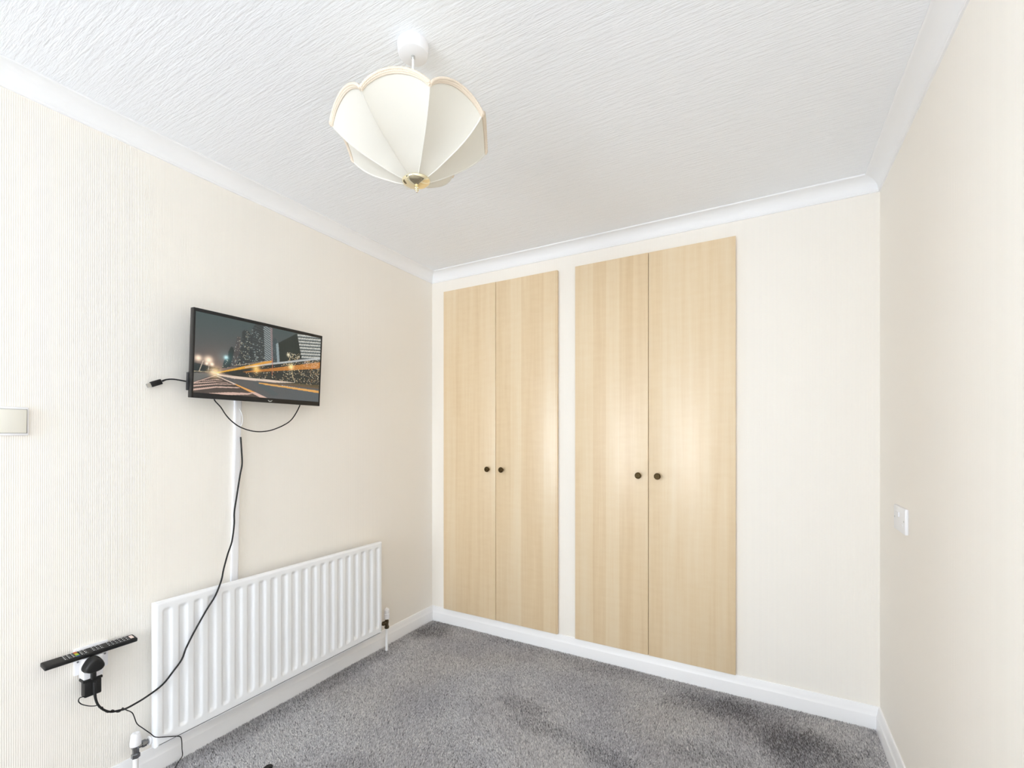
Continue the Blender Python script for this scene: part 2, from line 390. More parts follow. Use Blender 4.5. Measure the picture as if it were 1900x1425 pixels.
# ------------------------------------------------------------------ built-in wardrobes
def knob_mesh(org):
    pr = [(.007, 0), (.0085, .002), (.006, .005), (.0055, .012), (.009, .016), (.0150, .0185), (.0165, .021), (.0160, .0238)]
    a = MB().lathe(pr + [(.0146, .0252), (.0135, .0240), (.0122, .0240), (.0112, .0258), (.0100, .0262), (.0090, .0248), (.0078, .0248), (.0068, .0268), (.0056, .0270), (.0046, .0256), (.0036, .0256), (.0028, .0275), (.0012, .0282)], org, (0, -1, 0), 28)
    return a
def wardrobe(D, label, knobs, ajar):
    r = empty('built_in_wardrobe', label, 'wardrobe', (D[1], YB, DZ0))
    bpy.context.view_layer.update()
    c = MB(); x0, x1, z0, z1, yb = D[0] + og, D[2] - og, DZ0 + og, DZ1 - og, YB + .58
    c.box((x0 + .001, yb, z0 + .001), (x1 - .001, yb + .012, z1 - .001)); c.box((x0 + .001, YB + .001, z0 + .013), (x0 + .013, yb, z1 - .013)); c.box((x1 - .013, YB + .001, z0 + .013), (x1 - .001, yb, z1 - .013))
    c.box((x0 + .001, YB + .001, z0 + .001), (x1 - .001, yb, z0 + .013)); c.box((x0 + .001, YB + .001, z1 - .013), (x1 - .001, yb, z1 - .001))
    loc(c.build('carcass', M['dark_gap'], r), r)
    yf, t = 2.345, .018
    for i, (a, b) in enumerate(((D[0], D[1] - .0012), (D[1] + .0012, D[2]))):
        hx = a if i == 0 else b
        d = MB().box((a - hx, -t, DZ0), (b - hx, 0, DZ1), .0014, 2).build('door', M['maple'], r, smooth=True)
        # door pivots at its hinge edge; a hair out of true, as hung
        d.parent = r; d.matrix_parent_inverse = r.matrix_world.inverted(); d.location = (hx, yf + t, 0); d.rotation_euler = (0, 0, ajar[i])
        kx = knobs[i] - hx
        k = knob_mesh((kx, -t, 1.0022)).build('knob', M['antique'], d, smooth=True, angle=50, label='small antique bronze knob with concentric rings')
    return r
wardrobe(DL, 'narrower pair of tall maple wardrobe doors nearest the radiator corner', (-1.4665, -1.3690), (0, -.0030))
wardrobe(DR, 'wider pair of tall maple wardrobe doors, right of the white upright', (-.5628, -.4680), (0, 0))

# ------------------------------------------------------------------ pendant light
LX, LY = -.836, .951
pen = empty('pendant_light', 'ivory scalloped fabric pendant light hanging from the textured ceiling', 'lamp', (LX, LY, H))
bpy.context.view_layer.update()
L = lambda o: loc(o, pen)
L(MB().lathe([(.041, 0), (.042, -.003), (.041, -.022), (.039, -.030), (.036, -.032), (.010, -.0325), (.006, -.033)], (LX, LY, H), n=40).build('ceiling_rose', M['white_plastic'], pen, smooth=True))
L(MB().lathe([(.0052, 0), (.0052, -.006), (.004, -.008)], (LX, LY, H - .033), n=16).build('cord_grip', M['nickel'], pen, smooth=True, label='small silver cord grip under the rose'))
L(MB().tube([(LX, LY, H - .036), (LX, LY, 2.12)], .0033, 10, smooth=0).build('flex', M['white_cord'], pen, smooth=True))
L(MB().lathe([(.008, 0), (.017, -.008), (.020, -.03), (.020, -.055), (.017, -.062)], (LX, LY, 2.125), n=24).build('lamp_holder', M['white_plastic'], pen, smooth=True))
L(MB().lathe([(.012, 0), (.014, -.012), (.026, -.035), (.030, -.052), (.026, -.070), (.014, -.081), (.003, -.084)], (LX, LY, 2.064), n=24).build('bulb', M['bulb'], pen, smooth=True))
RIB = [(.030, 1.8935), (.042, 1.8975), (.060, 1.9045), (.078, 1.9130), (.096, 1.9225), (.115, 1.9325), (.136, 1.9440), (.156, 1.9570), (.175, 1.9715), (.193, 1.9880), (.2081, 2.0057)]
# the shade hangs a few degrees out of true from its top ring
PIV = Vector((-.8380, .9470, 2.085)); TQ = Vector((0, 0, 1)).rotation_difference(Vector((-.0473, -.0451, 1)))
hang = lambda q: TQ @ (q - Vector((LX, LY, 2.085))) + PIV
PH = [math.radians(6.64 + 45 * i) for i in range(8)]
def pol(r, ph, z): return Vector((LX + r * math.cos(ph), LY + r * math.sin(ph), z))
wire = MB()
for ph in PH:
    wire.tube([pol(r - .0012, ph, z) for r, z in RIB], .0016, 6, smooth=0)
for i in range(8):   # scalloped top wire, spider arms
    pts = []
    for j in range(13):
        t = -1 + j / 6; a = pol(.2072, PH[i], 2.0057); b = pol(.2072, PH[(i + 1) % 8], 2.0057); q = a.lerp(b, (t + 1) / 2); q.z += .0365 * (1 - t * t) ** .8; pts.append(q)
    wire.tube(pts, .0014, 6, smooth=0)
for i in (0, 2, 4, 6): wire.tube([pol(.2065, PH[i], 2.0057), pol(.12, PH[i], 2.055), pol(.021, PH[i], 2.085)], .0014, 6)
wire.lathe([(.0203, -.002), (.0225, -.002), (.0225, .002), (.0203, .002)], (LX, LY, 2.085), n=24)
shade = L(wire.xf(hang).build('lampshade', M['wire'], pen, smooth=True, label='ivory bowl shaped shade with eight scalloped panels'))
bpy.context.view_layer.update()
NS, NTT = 22, 15
def panel_pt(i, s, t):
    """s 0..1 cup to rim of the rib, t -1..1 across the panel"""
    k = s * (len(RIB) - 1); j = min(int(k), len(RIB) - 2); f_ = k - j
    r = RIB[j][0] * (1 - f_) + RIB[j + 1][0] * f_; z = RIB[j][1] * (1 - f_) + RIB[j + 1][1] * f_
    a = pol(r, PH[i], z); b = pol(r, PH[(i + 1) % 8], z); q = a.lerp(b, (t + 1) / 2)
    mid_ = (PH[i] + math.radians(22.5)); sag = .010 * (1 - t * t) * math.sin(math.pi * min(s, 1)) * min(1, r / .1)
    q -= Vector((math.cos(mid_), math.sin(mid_), -.6)) * sag * .6
    rise = .0375 * (1 - t * t) ** .8 * s ** 3
    q.z += rise; q += Vector((math.cos(mid_), math.sin(mid_), 0)) * rise * .06
    return q
for i in range(8):
    p = MB(); V = [panel_pt(i, a / NS, -1 + 2 * b / NTT) for a in range(NS + 1) for b in range(NTT + 1)]
    F = [(a * (NTT + 1) + b, a * (NTT + 1) + b + 1, (a + 1) * (NTT + 1) + b + 1, (a + 1) * (NTT + 1) + b) for a in range(NS) for b in range(NTT)]
    p.add(V, F); loc(p.xf(hang).build('fabric_panel', M['fabric'], shade, smooth=True, angle=60), shade)
    br = MB(); e0 = []; e1 = []
    for j in range(61):
        t = -1 + j / 30; q = panel_pt(i, 1, t); mid_ = PH[i] + math.radians(22.5); out = Vector((math.cos(mid_), math.sin(mid_), 0)) * .0022
        e0.append(q + out + Vector((0, 0, .0005))); q2 = panel_pt(i, .974, t); e1.append(q2 + out * .8)
    n_ = len(e0)
    o4 = Vector((math.cos(PH[i] + .3927), math.sin(PH[i] + .3927), -.3)) * .0016
    br.add([p + o4 for p in e0] + [p + o4 for p in e1] + [p - o4 * .4 for p in e0] + [p - o4 * .4 for p in e1], [(a, a + 1, n_ + a + 1, n_ + a) for a in range(n_ - 1)] + [(2 * n_ + a, 3 * n_ + a, 3 * n_ + a + 1, 2 * n_ + a + 1) for a in range(n_ - 1)])
    br.tube(e0, [.0030 + .0012 * (j % 2) for j in range(61)], 7, smooth=0)
    br.tube([a.lerp(b, .5) + (a - a) for a, b in zip(e0, e1)], [.0026 + .0008 * ((j + 1) % 2) for j in range(61)], 6, smooth=0)
    br.tube(e1, [.0010 + .0008 * (j % 2) for j in range(61)], 5, smooth=0)
    loc(br.xf(hang).build('braid_trim', M['braid'], shade, smooth=True, angle=80, label='cream peach braided edging along the scallop'), shade)
    # turned seam over the rib
    loc(MB().tube([panel_pt(i, a / 14, -1) + Vector((math.cos(PH[i]), math.sin(PH[i]), -.7)) * .0005 for a in range(15)], .0013, 6, smooth=0).xf(hang).build('seam', M['fabric'], shade, smooth=True), shade)
L(MB().lathe([(.0375, 1.8955), (.0382, 1.8935), (.035, 1.8890), (.025, 1.8838), (.012, 1.8800), (.005, 1.8788)], (LX, LY, 0), n=40).xf(hang).build('bottom_cup', M['brass'], pen, smooth=True, angle=60, label='polished brass dish under the shade'))
L(MB().lathe([(.0045, 1.8800), (.0046, 1.8775), (.0062, 1.8765), (.0068, 1.8748), (.0060, 1.8730), (.0046, 1.8722), (.0052, 1.8708), (.0054, 1.8692), (.0046, 1.8678), (.0030, 1.8672), (.0030, 1.8660), (.0022, 1.8645), (.0008, 1.8636)], (LX, LY, 0), n=20).xf(hang).build('finial', M['brass'], pen, smooth=True, angle=60))

# ------------------------------------------------------------------ television
TW, TH = .545, .326
def pic():
    W_, H_ = 352, 208
    u = (np.arange(W_ + 1) / W_ * 1000)[None, :].repeat(H_ + 1, 0); v = (np.arange(H_ + 1) / H_ * 1000)[:, None].repeat(W_ + 1, 1)
    r2 = np.random.default_rng(5)
    f = lambda c: np.array(srgb(*c)[:3])
    def mixc(a, b, t): return f(a)[None, None] * (1 - t[..., None]) + f(b)[None, None] * t[..., None]
    t = np.clip((1000 - v) / 720 + .15 * (u - 250) / 1000, 0, 1)
    img = mixc((74, 88, 88), (104, 94, 92), t ** 1.3)
    img = img * (1 + r2.normal(0, .03, img.shape[:2]))[..., None]
    def inside(P):
        c = np.zeros(u.shape, bool); n = len(P)
        for i in range(n):
            (x1, y1), (x2, y2) = P[i], P[(i + 1) % n]
            if y1 == y2: continue
            c ^= ((y1 > v) != (y2 > v)) & (u < (x2 - x1) * (v - y1) / (y2 - y1) + x1)
        return c
    def fill(P, c, a=1., noise=0, c2=None):
        m_ = inside(P); cc = np.broadcast_to(f(c), img.shape)
        if c2 is not None:
            us = u[m_]; 
            if len(us): tt = np.clip((u - us.min()) / max(1, us.max() - us.min()), 0, 1); cc = mixc(c, c2, tt)
        nz = (1 + r2.normal(0, noise, u.shape))[..., None] if noise else 1
        img[m_] = (img * (1 - a) + np.clip(cc * nz, 0, 1) * a)[m_]; return m_
    def lights(m_, prob, cols, su=1):
        g = r2.random(u.shape) < prob * .55
        if su > 1: g |= np.roll(g, 1, 0) & (r2.random(u.shape) < .5)
        if su > 1: g = np.repeat(g[:, ::su], su, 1)[:, :u.shape[1]]
        g &= m_; idx = r2.integers(0, len(cols), u.shape)
        for i, c in enumerate(cols): img[g & (idx == i)] = f(c)
    def glow(p, r, c, k=1.):
        d = np.hypot(u - p[0], (v - p[1]) * .6); img[:] = np.clip(img + f(c) * (k * np.exp(-(d / r) ** 2))[..., None], 0, 1)
    def line(p, q, wd, c, a=1.):
        px, py = q[0] - p[0], q[1] - p[1]; L2 = px * px + py * py; tt = np.clip(((u - p[0]) * px + (v - p[1]) * py) / L2, 0, 1)
        d = np.hypot(u - p[0] - tt * px, (v - p[1] - tt * py) * .6); m_ = d < wd; img[m_] = img[m_] * (1 - a) + f(c) * a
    glow((138, 300), 130, (120, 90, 70), .6)
    fill([(-6,369),(25,364),(104,344),(165,339),(165,283),(-4,241)], (44, 54, 54), noise=.3)
    cool = [(180, 196, 196), (130, 150, 154), (205, 200, 178), (105, 124, 130)]
    warm = [(250, 235, 190), (240, 200, 140), (220, 225, 220)]
    for P, c, pr in (([(182,343),(194,432),(211,489),(229,467),(222,352)], (48, 58, 58), .10),
                     ([(222,365),(224,566),(241,638),(261,630),(262,557),(245,371)], (40, 50, 48), .01),
                     ([(240,370),(267,612),(282,786),(308,788),(318,388)], (78, 74, 74), .10),
                     ([(285,387),(313,694),(318,860),(340,902),(383,862),(395,678),(394,412)], (52, 58, 58), .12)):
        lights(fill(P, c, noise=.15), pr, cool + warm[:1], 2)
    m_ = fill([(367,448),(390,913),(416,1000),(484,1002),(501,495)], (50, 56, 57), noise=.15); lights(m_, .09, cool, 3)
    # floor bands on the tall block
    bnd = ((v + u * .35) % 34) < 9
    s_ = m_ & bnd & (u > 395); img[s_] = img[s_] * .55 + f((120, 130, 130)) * .25
    m_ = fill([(480,1003),(547,993),(567,511),(501,495)], (74, 84, 86)); s_ = m_ & (((v + u * .9) % 30) < 13); img[s_] = f((168, 178, 178)); s_ = m_ & (((v + u * .9) % 30) > 24); img[s_] = f((45, 52, 54))
    fill([(534,1002),(551,990),(570,450),(558,450)], (150, 128, 128), .8)
    lights(fill([(556,814),(575,872),(608,817),(625,511),(570,497)], (62, 76, 80), noise=.1), .08, cool)
    fill([(587,781),(608,802),(622,525),(603,520)], (150, 166, 170), .9, .15)
    m_ = fill([(606,801),(770,999),(821,637),(629,527)], (40, 50, 46), noise=.1); s_ = m_ & ((u % 14) < 4); img[s_] *= .7
    lights(m_ & (v < 700) & (u > 690), .16, warm, 2)
    m_ = fill([(768,1003),(1005,1010),(1005,653),(821,629)], (72, 80, 78))
    ph = (v - (u - 780) * .20) % 46
    s_ = m_ & (ph < 20); g = (r2.random(u.shape) < .72); img[s_ & g] = f((222, 222, 212)); img[s_ & ~g] = f((120, 122, 116))
    s_ = m_ & (ph > 36); img[s_] = f((150, 158, 158))
    m_ = fill([(155,284),(360,404),(700,560),(1002,660),(1013,214),(608,252),(287,258)], (46, 50, 46), noise=.35)
    lights(m_ & (u > 330), .05, warm + [(200, 120, 60)], 2); lights(m_ & (u > 640), .07, warm, 2)
    fill([(331,326),(561,429),(1003,628),(1004,526),(361,324)], (190, 122, 48), .88, .25, (214, 140, 62))
    fill([(144,275),(501,509),(559,536),(552,481),(360,377),(159,272)], (238, 178, 52), .95, .12, (228, 160, 62))
    fill([(345,394),(569,509),(1002,701),(1002,672),(577,487),(352,386)], (206, 210, 208), .8, .1)
    line((270, 395), (520, 520), 2.2, (200, 180, 160), .7)
    lights(m_ & (u > 840) & (v > 520) & (v < 630), .2, [(250, 230, 190), (190, 150, 170), (240, 190, 110)], 2)
    line((565, 330), (562, 560), 3, (190, 120, 90), .8); line((752, 300), (728, 480), 2.5, (220, 200, 160), .7)
    glow((435, 387), 26, (255, 200, 110)); glow((725, 490), 22, (255, 225, 160)); glow((698, 657), 12, (255, 240, 200))
    # road
    fill([(-4,241),(145,260),(287,251),(608,252),(1007,238),(1013,-15),(-1,-19)], (98, 92, 88), 1, .06, (88, 96, 100))
    fill([(-4,238),(138,261),(3,133),(-3,125)], (112, 112, 108), 1, .06)
    fill([(3,120),(139,235),(274,147),(527,-7),(-1,-19)], (82, 72, 66), 1, .06)
    fill([(410,205),(507,179),(629,65),(577,36),(483,132)], (78, 94, 96), .6, .05)
    fill([(442,203),(1001,265),(1003,204),(482,203)], (112, 88, 62), .85, .15)
    fill([(145,262),(608,262),(1003,250),(1003,228),(608,240)], (92, 84, 56), .8, .2)
    fill([(145,260),(287,257),(608,261),(771,262),(608,231),(273,221),(159,242)], (238, 216, 196), .9, .06)
    for k in range(16): line((650 + k * 22, 200 - k * 2.2), (660 + k * 22, 199 - k * 2.2), 2.5, (170, 190, 205))
    fill([(458,206),(1001,176),(1000,139),(458,191)], (238, 176, 92), .95)
    fill([(507,190),(645,184),(640,171),(507,182)], (232, 180, 110), .9)
    wp = (224, 190, 174)
    fill([(142,233),(152,235),(292,150),(274,147)], (240, 214, 196)); fill([(274,147),(292,150),(434,67),(393,62)], (238, 172, 92)); fill([(393,62),(434,67),(540,-5),(486,-12)], wp)
    for P in ([(-2,44),(148,99),(308,113),(315,103),(148,82),(-2,21)], [(-2,86),(147,136),(270,150),(274,143),(147,124),(-2,69)], [(0,119),(147,163),(227,163),(230,157),(147,154),(0,107)], [(54,154),(146,188),(188,187),(191,181),(146,182),(54,147)], [(2,125),(139,238),(144,236),(2,112)], [(102,5),(239,37),(420,51),(382,25),(219,-3)]):
        fill(P, wp, .95)
    line((33, 271), (56, 403), 2.6, (205, 190, 170)); line((91, 284), (95, 362), 2, (190, 180, 165)); line((0, 262), (130, 278), 2.2, (215, 195, 160), .8)
    glow((138, 277), 34, (255, 215, 160), 1.1); lights(inside([(80, 275), (150, 275), (150, 320), (80, 300)]), .3, warm)
    for p, r in (((25, 429), 20), ((91, 422), 25), ((80, 373), 9), ((115, 373), 12)): glow(p, r, (255, 225, 195), 1.2)
    glow((209, 485), 14, (190, 235, 240), 1.0); glow((205, 480), 45, (60, 110, 115), .5)
    return np.clip(img, 0, 1), W_, H_
tilt = math.atan2(.020, TH)
tvr = empty('television', 'slim black wall television showing a night city street with light trails', 'television', (-1.817, .8765, 1.3415), (0, tilt, 0))
# local axes: x out of the wall, y along the wall, z up
bez = MB(); bl, br_, bt, bb = .0075, .0072, .0125, .0195; d0 = -.022
bez.box((d0, 0, 0), (0, bl, TH), .0018, 2).box((d0, TW - br_, 0), (0, TW, TH), .0018, 2).box((d0, bl, TH - bt), (0, TW - br_, TH), .0018, 2).box((d0, bl, 0), (0, TW - br_, bb), .0018, 2)
bez.build('bezel', M['tv_black'], tvr, smooth=True)
MB().box((d0 - .002, .001, .001), (d0, TW - .001, TH - .001)).box((-.040, .10, .03), (d0 - .002, TW - .10, .25), .006, 2).build('back_cover', M['tv_side'], tvr)
MB().box((-.034, -.0025, .026), (-.020, .03, .092), .002, 2).build('connector_panel', M['tv_side'], tvr)
img, PW, PH_ = pic()
uu, vv = np.meshgrid(np.arange(PW + 1) / PW, np.arange(PH_ + 1) / PH_)
V = np.stack([np.full(uu.size, -.0016), bl + uu.ravel() * (TW - bl - br_), bb + vv.ravel() * (TH - bb - bt)], 1)
ii = (np.arange(PH_)[:, None] * (PW + 1) + np.arange(PW)[None]).ravel(); F = np.stack([ii, ii + 1, ii + PW + 2, ii + PW + 1], 1)
me = bpy.data.meshes.new('screen'); me.vertices.add(len(V)); me.vertices.foreach_set('co', V.astype(np.float32).ravel()); me.loops.add(F.size); me.loops.foreach_set('vertex_index', F.ravel().astype(np.int32)); me.polygons.add(len(F)); me.polygons.foreach_set('loop_start', np.arange(len(F), dtype=np.int32) * 4); me.update(calc_edges=True)
ca = me.attributes.new('picture', 'FLOAT_COLOR', 'POINT'); ca.data.foreach_set('color', np.concatenate([img.reshape(-1, 3), np.ones((len(V), 1))], 1).astype(np.float32).ravel())
me.materials.append(M['screen']); so = bpy.data.objects.new('screen', me); COL.objects.link(so); so.parent = tvr; so['label'] = 'lit picture of tower blocks and orange traffic trails at night'
lg = MB(); lc = TW * .552; lz = .0085
arc = [(lc + .0085 * math.cos(a), lz + .0030 - .0052 * math.sin(a)) for a in [math.pi * k / 10 for k in range(11)]]
lg.tube([(.0003, y, z) for y, z in arc], [.0008 + .0011 * math.sin(math.pi * k / 10) for k in range(11)], 6, smooth=0)
lg.build('maker_badge', M['grey_print'], tvr, smooth=True, label='small silver curved badge on the lower bezel')
MB().box((-.098, TW * .5 - .1, .08), (-.094, TW * .5 + .1, .22), .001, 1, ).box((-.094, TW * .5 - .03, .10), (-.036, TW * .5 + .03, .20), .004, 1).build('wall_bracket', M['black_plastic'], tvr)

def cable(name, path, r, label, mat='cord', n=8):
    return tag(MB().tube(path, r, n).build(name, M[mat], None, smooth=True, angle=60), label, 'cable')
TVLOOP = [(-1.8680,.9858,1.3549),(-1.8680,.9844,1.3406),(-1.8680,1.0071,1.3153),(-1.8680,1.0263,1.2861),(-1.8680,1.0503,1.2605),(-1.8680,1.0826,1.2386),(-1.8680,1.1246,1.2246),(-1.8680,1.1662,1.2205),(-1.8680,1.2140,1.2268),(-1.8680,1.2665,1.2465),(-1.8680,1.3060,1.2703),(-1.8680,1.3315,1.3010),(-1.8680,1.3532,1.3395),(-1.8680,1.3565,1.3585)]
cable('looped_cable', TVLOOP, .0024, 'black cable hanging in a loop under the television')
hd = empty('loose_video_cable', 'short black cable with flat plug sticking out left of the television', 'cable', (-1.9, .8, 1.39))
bpy.context.view_layer.update()
loc(MB().tube([(-1.875,.94,1.395),(-1.8850,.9122,1.4027),(-1.8900,.8914,1.4065),(-1.8960,.8573,1.4100),(-1.9000,.8359,1.4067),(-1.9030,.8231,1.4000)], [.0026] * 5 + [.0034], 8).build('cord', M['cord'], hd, smooth=True), hd)
ang = math.atan2(1.3996 - 1.3858, .8245 - .7938); Rx = Matrix.Rotation(ang, 3, 'X')
cy, cz = .8055, 1.3912
loc(MB().box((-1.9085, cy - .0185, cz - .0095), (-1.8985, cy + .0175, cz + .0095), .0022, 2, Rx).build('plug_body', M['black_plastic'], hd, smooth=True), hd)
tc_ = Vector((0, -.0245, 0)); tc_.rotate(Matrix.Rotation(ang, 3, 'X'))
loc(MB().box((-1.906, cy + tc_.y - .007, cz + tc_.z - .0068), (-1.901, cy + tc_.y + .007, cz + tc_.z + .0068), .0006, 1, Rx).build('plug_tip', M['nickel'], hd, label='bare metal connector tip'), hd)

# white mini trunking from television to radiator
tr_ang = math.atan2(1.0965 - 1.0815, .73)
tk = MB(); Rt = Matrix.Rotation(-tr_ang, 3, 'X')
tk.box((XL + .0002, 1.0892 - .0135, .53), (XL + .0122, 1.0892 + .0135, 1.352), .0012, 2, Rt)
o = tag(tk.build('cable_trunking', M['white_plastic'], None, smooth=True), 'white plastic cable trunking on the wall between television and radiator', 'trunking')
MB().box((XL + .0121, 1.0892 - .0098, .531), (XL + .0130, 1.0892 + .0098, 1.3515), .0004, 1, Rt).build('snap_lid', M['white_plastic'], o)
cable('aerial_wire', [(-1.905, 1.100, 1.318), (-1.902, 1.1085, 1.298), (-1.901, 1.1120, 1.275), (-1.902, 1.1105, 1.252), (-1.906, 1.101, 1.236)], .0020, 'short white wire bowing out beside the top of the trunking', 'white_cord')

# ------------------------------------------------------------------ radiator
RX, RY0, RY1, RZ0, RZ1 = -1.827, .770, 1.830, .126, .626
rad = empty('radiator', 'white fluted panel radiator on the wall below the television', 'radiator', (-1.86, 1.3, RZ0))
bpy.context.view_layer.update()
ny, nz_ = 340, 56
ya = np.linspace(RY0, RY1, ny); zt = np.concatenate([np.linspace(0, .09, 18), np.linspace(.1, .9, 20), np.linspace(.91, 1, 18)]); za = np.unique(np.concatenate([RZ0 + zt * (RZ1 - RZ0), np.linspace(.1300, .1370, 9)]))
pitch = .04926; first = .8075
ph_ = (ya - first + pitch / 2) % pitch - pitch / 2; idx = np.round((ya - first) / pitch); ok = (idx >= 0) & (idx <= 20)
def sm(e0, e1, x): t = np.clip((x - e0) / (e1 - e0), 0, 1); return t * t * (3 - 2 * t)
gy = np.where(ok, sm(-.0155, -.0085, ph_) * (1 - sm(.001, .0165, ph_)), 0)
zz0, zz1 = .163, .601
d2 = np.zeros((len(za), ny))
for i, z in enumerate(za):
    # rounded channel ends
    endw = sm(zz0 - .004, zz0 + .016, z) * (1 - sm(zz1 - .012, zz1 + .003, z)); d2[i] = gy * endw
edge_y = np.clip(np.minimum(ya - RY0, RY1 - ya) / .010, 0, 1); edge_z = np.clip(np.minimum(za - RZ0, RZ1 - za) / .009, 0, 1)
rnd = lambda e: 1 - np.sqrt(np.clip(1 - (1 - e) ** 2, 0, 1))
Xf = RX - .0085 * d2 - .009 * np.maximum(rnd(edge_y)[None, :], rnd(edge_z)[:, None])
Xf -= .0130 * (np.exp(-((za - .1335) / .0021) ** 4))[:, None] * ((ya > RY0 + .012) & (ya < RY1 - .012))[None, :]   # bottom weld seam
V = [(Xf[i, j], ya[j], za[i]) for i in range(len(za)) for j in range(ny)]
F = [(i * ny + j, i * ny + j + 1, (i + 1) * ny + j + 1, (i + 1) * ny + j) for i in range(len(za) - 1) for j in range(ny - 1)]
loc(MB().add(V, F).build('front_panel', M['enamel'], rad, smooth=True, angle=70), rad)
loc(MB().box((RX - .0088, RY0 + .014, .1325), (RX - .0030, RY1 - .014, .1347)).build('bottom_seam_shade', M['seam'], rad, label='grey strip standing in for the shade in the bottom seam groove'), rad)  # strip paints the groove's shade, which the white enamel does not show
rb = MB().box((RX - .028, RY0, RZ0 + .0005), (RX - .0088, RY1, RZ1 - .0005), .003, 2)
loc(rb.build('back_panel', M['enamel'], rad, smooth=True), rad)
fn = MB(); y = RY0 + .04
while y < RY1 - .04: fn.box((RX - .060, y, RZ0 + .04), (RX - .028, y + .0012, RZ1 - .03)); y += .016
loc(fn.build('convector_fins', M['enamel'], rad, kind='stuff'), rad)
for yy in (RY0 + .16, RY1 - .16):
    loc(MB().box((XL + .0006, yy - .015, RZ0 + .06), (RX - .061, yy + .015, RZ1 - .05), .002, 1).build('wall_bracket', M['enamel'], rad), rad)
VX = -1.858
def valve(y, z, s, dark, cap):
    body = MB()
    body.lathe([(.0085, -.036), (.0125, -.034), (.0125, -.022), (.0095, -.020), (.0095, -.006), (.011, -.004), (.011, .010), (.008, .012)], (VX, y, z), n=6 if not dark else 8)
    body.lathe([(.008, 0), (.0085, .008), (.0085, .012), (.012, .013), (.012, .024), (.0085, .025), (.0075, .034)], (VX, y + s * .004, z), (0, s, 0), n=8)
    b = loc(body.build('valve', M['old_brass'] if dark else M['chrome'], rad, smooth=True, angle=20), rad); bpy.context.view_layer.update()
    loc(cap.build('valve_cap', M['white_plastic'], b, smooth=True, angle=30), b)
    loc(MB().tube([(VX, y, z - .034), (VX, y, -.0055)], .0078, 12, smooth=0).build('pipe', M['white_paint'], b, smooth=True, label='white painted pipe down to the carpet'), b)
    return b
zl = .151
cap = MB().lathe([(.0135, .006), (.0158, .008), (.0158, .018), (.0150, .026), (.0128, .044), (.0105, .048), (.0035, .0485), (.0028, .0465)], (VX, .7265, zl), n=24)
valve(.7265, zl, 1, False, cap)
loc(MB().lathe([(.008, -.001), (.0145, 0), (.0145, .004), (.0125, .0065), (.0085, .0065)], (VX, RY0 - .0065, zl), (0, 1, 0), 24).build('tail_bush', M['white_plastic'], rad, smooth=True), rad)
zr = .158
cap = MB().lathe([(.0125, .018), (.0150, .020), (.0150, .048), (.0125, .050), (.0135, .053), (.0135, .070), (.0115, .073), (.007, .0735), (.0065, .079), (.003, .081)], (VX, 1.8945, zr), n=20)
valve(1.8945, zr, -1, True, cap)

# ------------------------------------------------------------------ wall socket, adaptor, plugs
ws = empty('wall_socket', 'white single wall socket left of the radiator, mostly hidden by the adaptor', 'socket', (XL, .628, .483))
bpy.context.view_layer.update()
loc(MB().box((XL, .585, .441), (XL + .0095, .671, .5262), .003, 2).build('plate', M['white_plastic'], ws, smooth=True), ws)
for yy in (.594, .662): loc(MB().lathe([(.003, 0), (.003, .0006), (.001, .0008)], (XL + .0095, yy, .4835), (1, 0, 0), 12).build('screw', M['chrome'], ws, smooth=True), ws)
PX = -1.868
o = tag(MB().box((XL + .0096, .5955, .4325), (PX, .6445, .5005), .0035, 2).build('socket_adaptor', M['white_plastic'], None, smooth=True), 'white cube socket adaptor plugged into the wall socket under the remote', 'adaptor')
ch = empty('usb_charger', 'black block charger hanging below the white adaptor with a thin cable to the carpet', 'charger', (-1.885, .62, .43))
bpy.context.view_layer.update()
loc(MB().box((-1.9, .5935, .4245), (-1.8655, .6425, .4323), .002, 2).box((-1.896, .5975, .3765), (-1.8675, .6402, .4247), .0035, 2).build('body', M['black_plastic'], ch, smooth=True), ch)
POWER = [(-1.8980,1.1022,1.1978),(-1.8890,1.1010,1.1361),(-1.8860,1.1010,1.0857),(-1.8850,1.0921,1.0415),(-1.8850,1.0781,.9537),(-1.8840,1.0685,.8936),(-1.8820,1.0667,.8446),(-1.8740,1.0530,.7775),(-1.8580,1.0282,.7353),(-1.8380,1.0017,.6851),(-1.8240,.9853,.6481),(-1.8200,.9618,.5978),(-1.8180,.9279,.5523),(-1.8160,.8870,.4899),(-1.8150,.8590,.4407),(-1.8160,.8460,.4060),(-1.8180,.8204,.3752),(-1.8200,.7880,.3425),(-1.8280,.7450,.3203),(-1.8320,.7117,.3106),(-1.8340,.6899,.3071),(-1.8350,.6738,.3099),(-1.8360,.6526,.3160),(-1.8380,.6348,.3312),(-1.8400,.6227,.3507),(-1.8420,.6168,.3707),(-1.8430,.6145,.3947),(-1.8440,.6149,.4282)]
tw = []
seg = [Vector(p) for p in POWER[20:26]][::-1]
for i in range(25):                                   # thin lead wound round the power lead
    k = i / 24 * (len(seg) - 1); j = min(int(k), len(seg) - 2); q = seg[j].lerp(seg[j + 1], k - j); a = i * .95
    tw.append(tuple(q + Vector((.0050 * math.cos(a), 0, .0050 * math.sin(a)))))
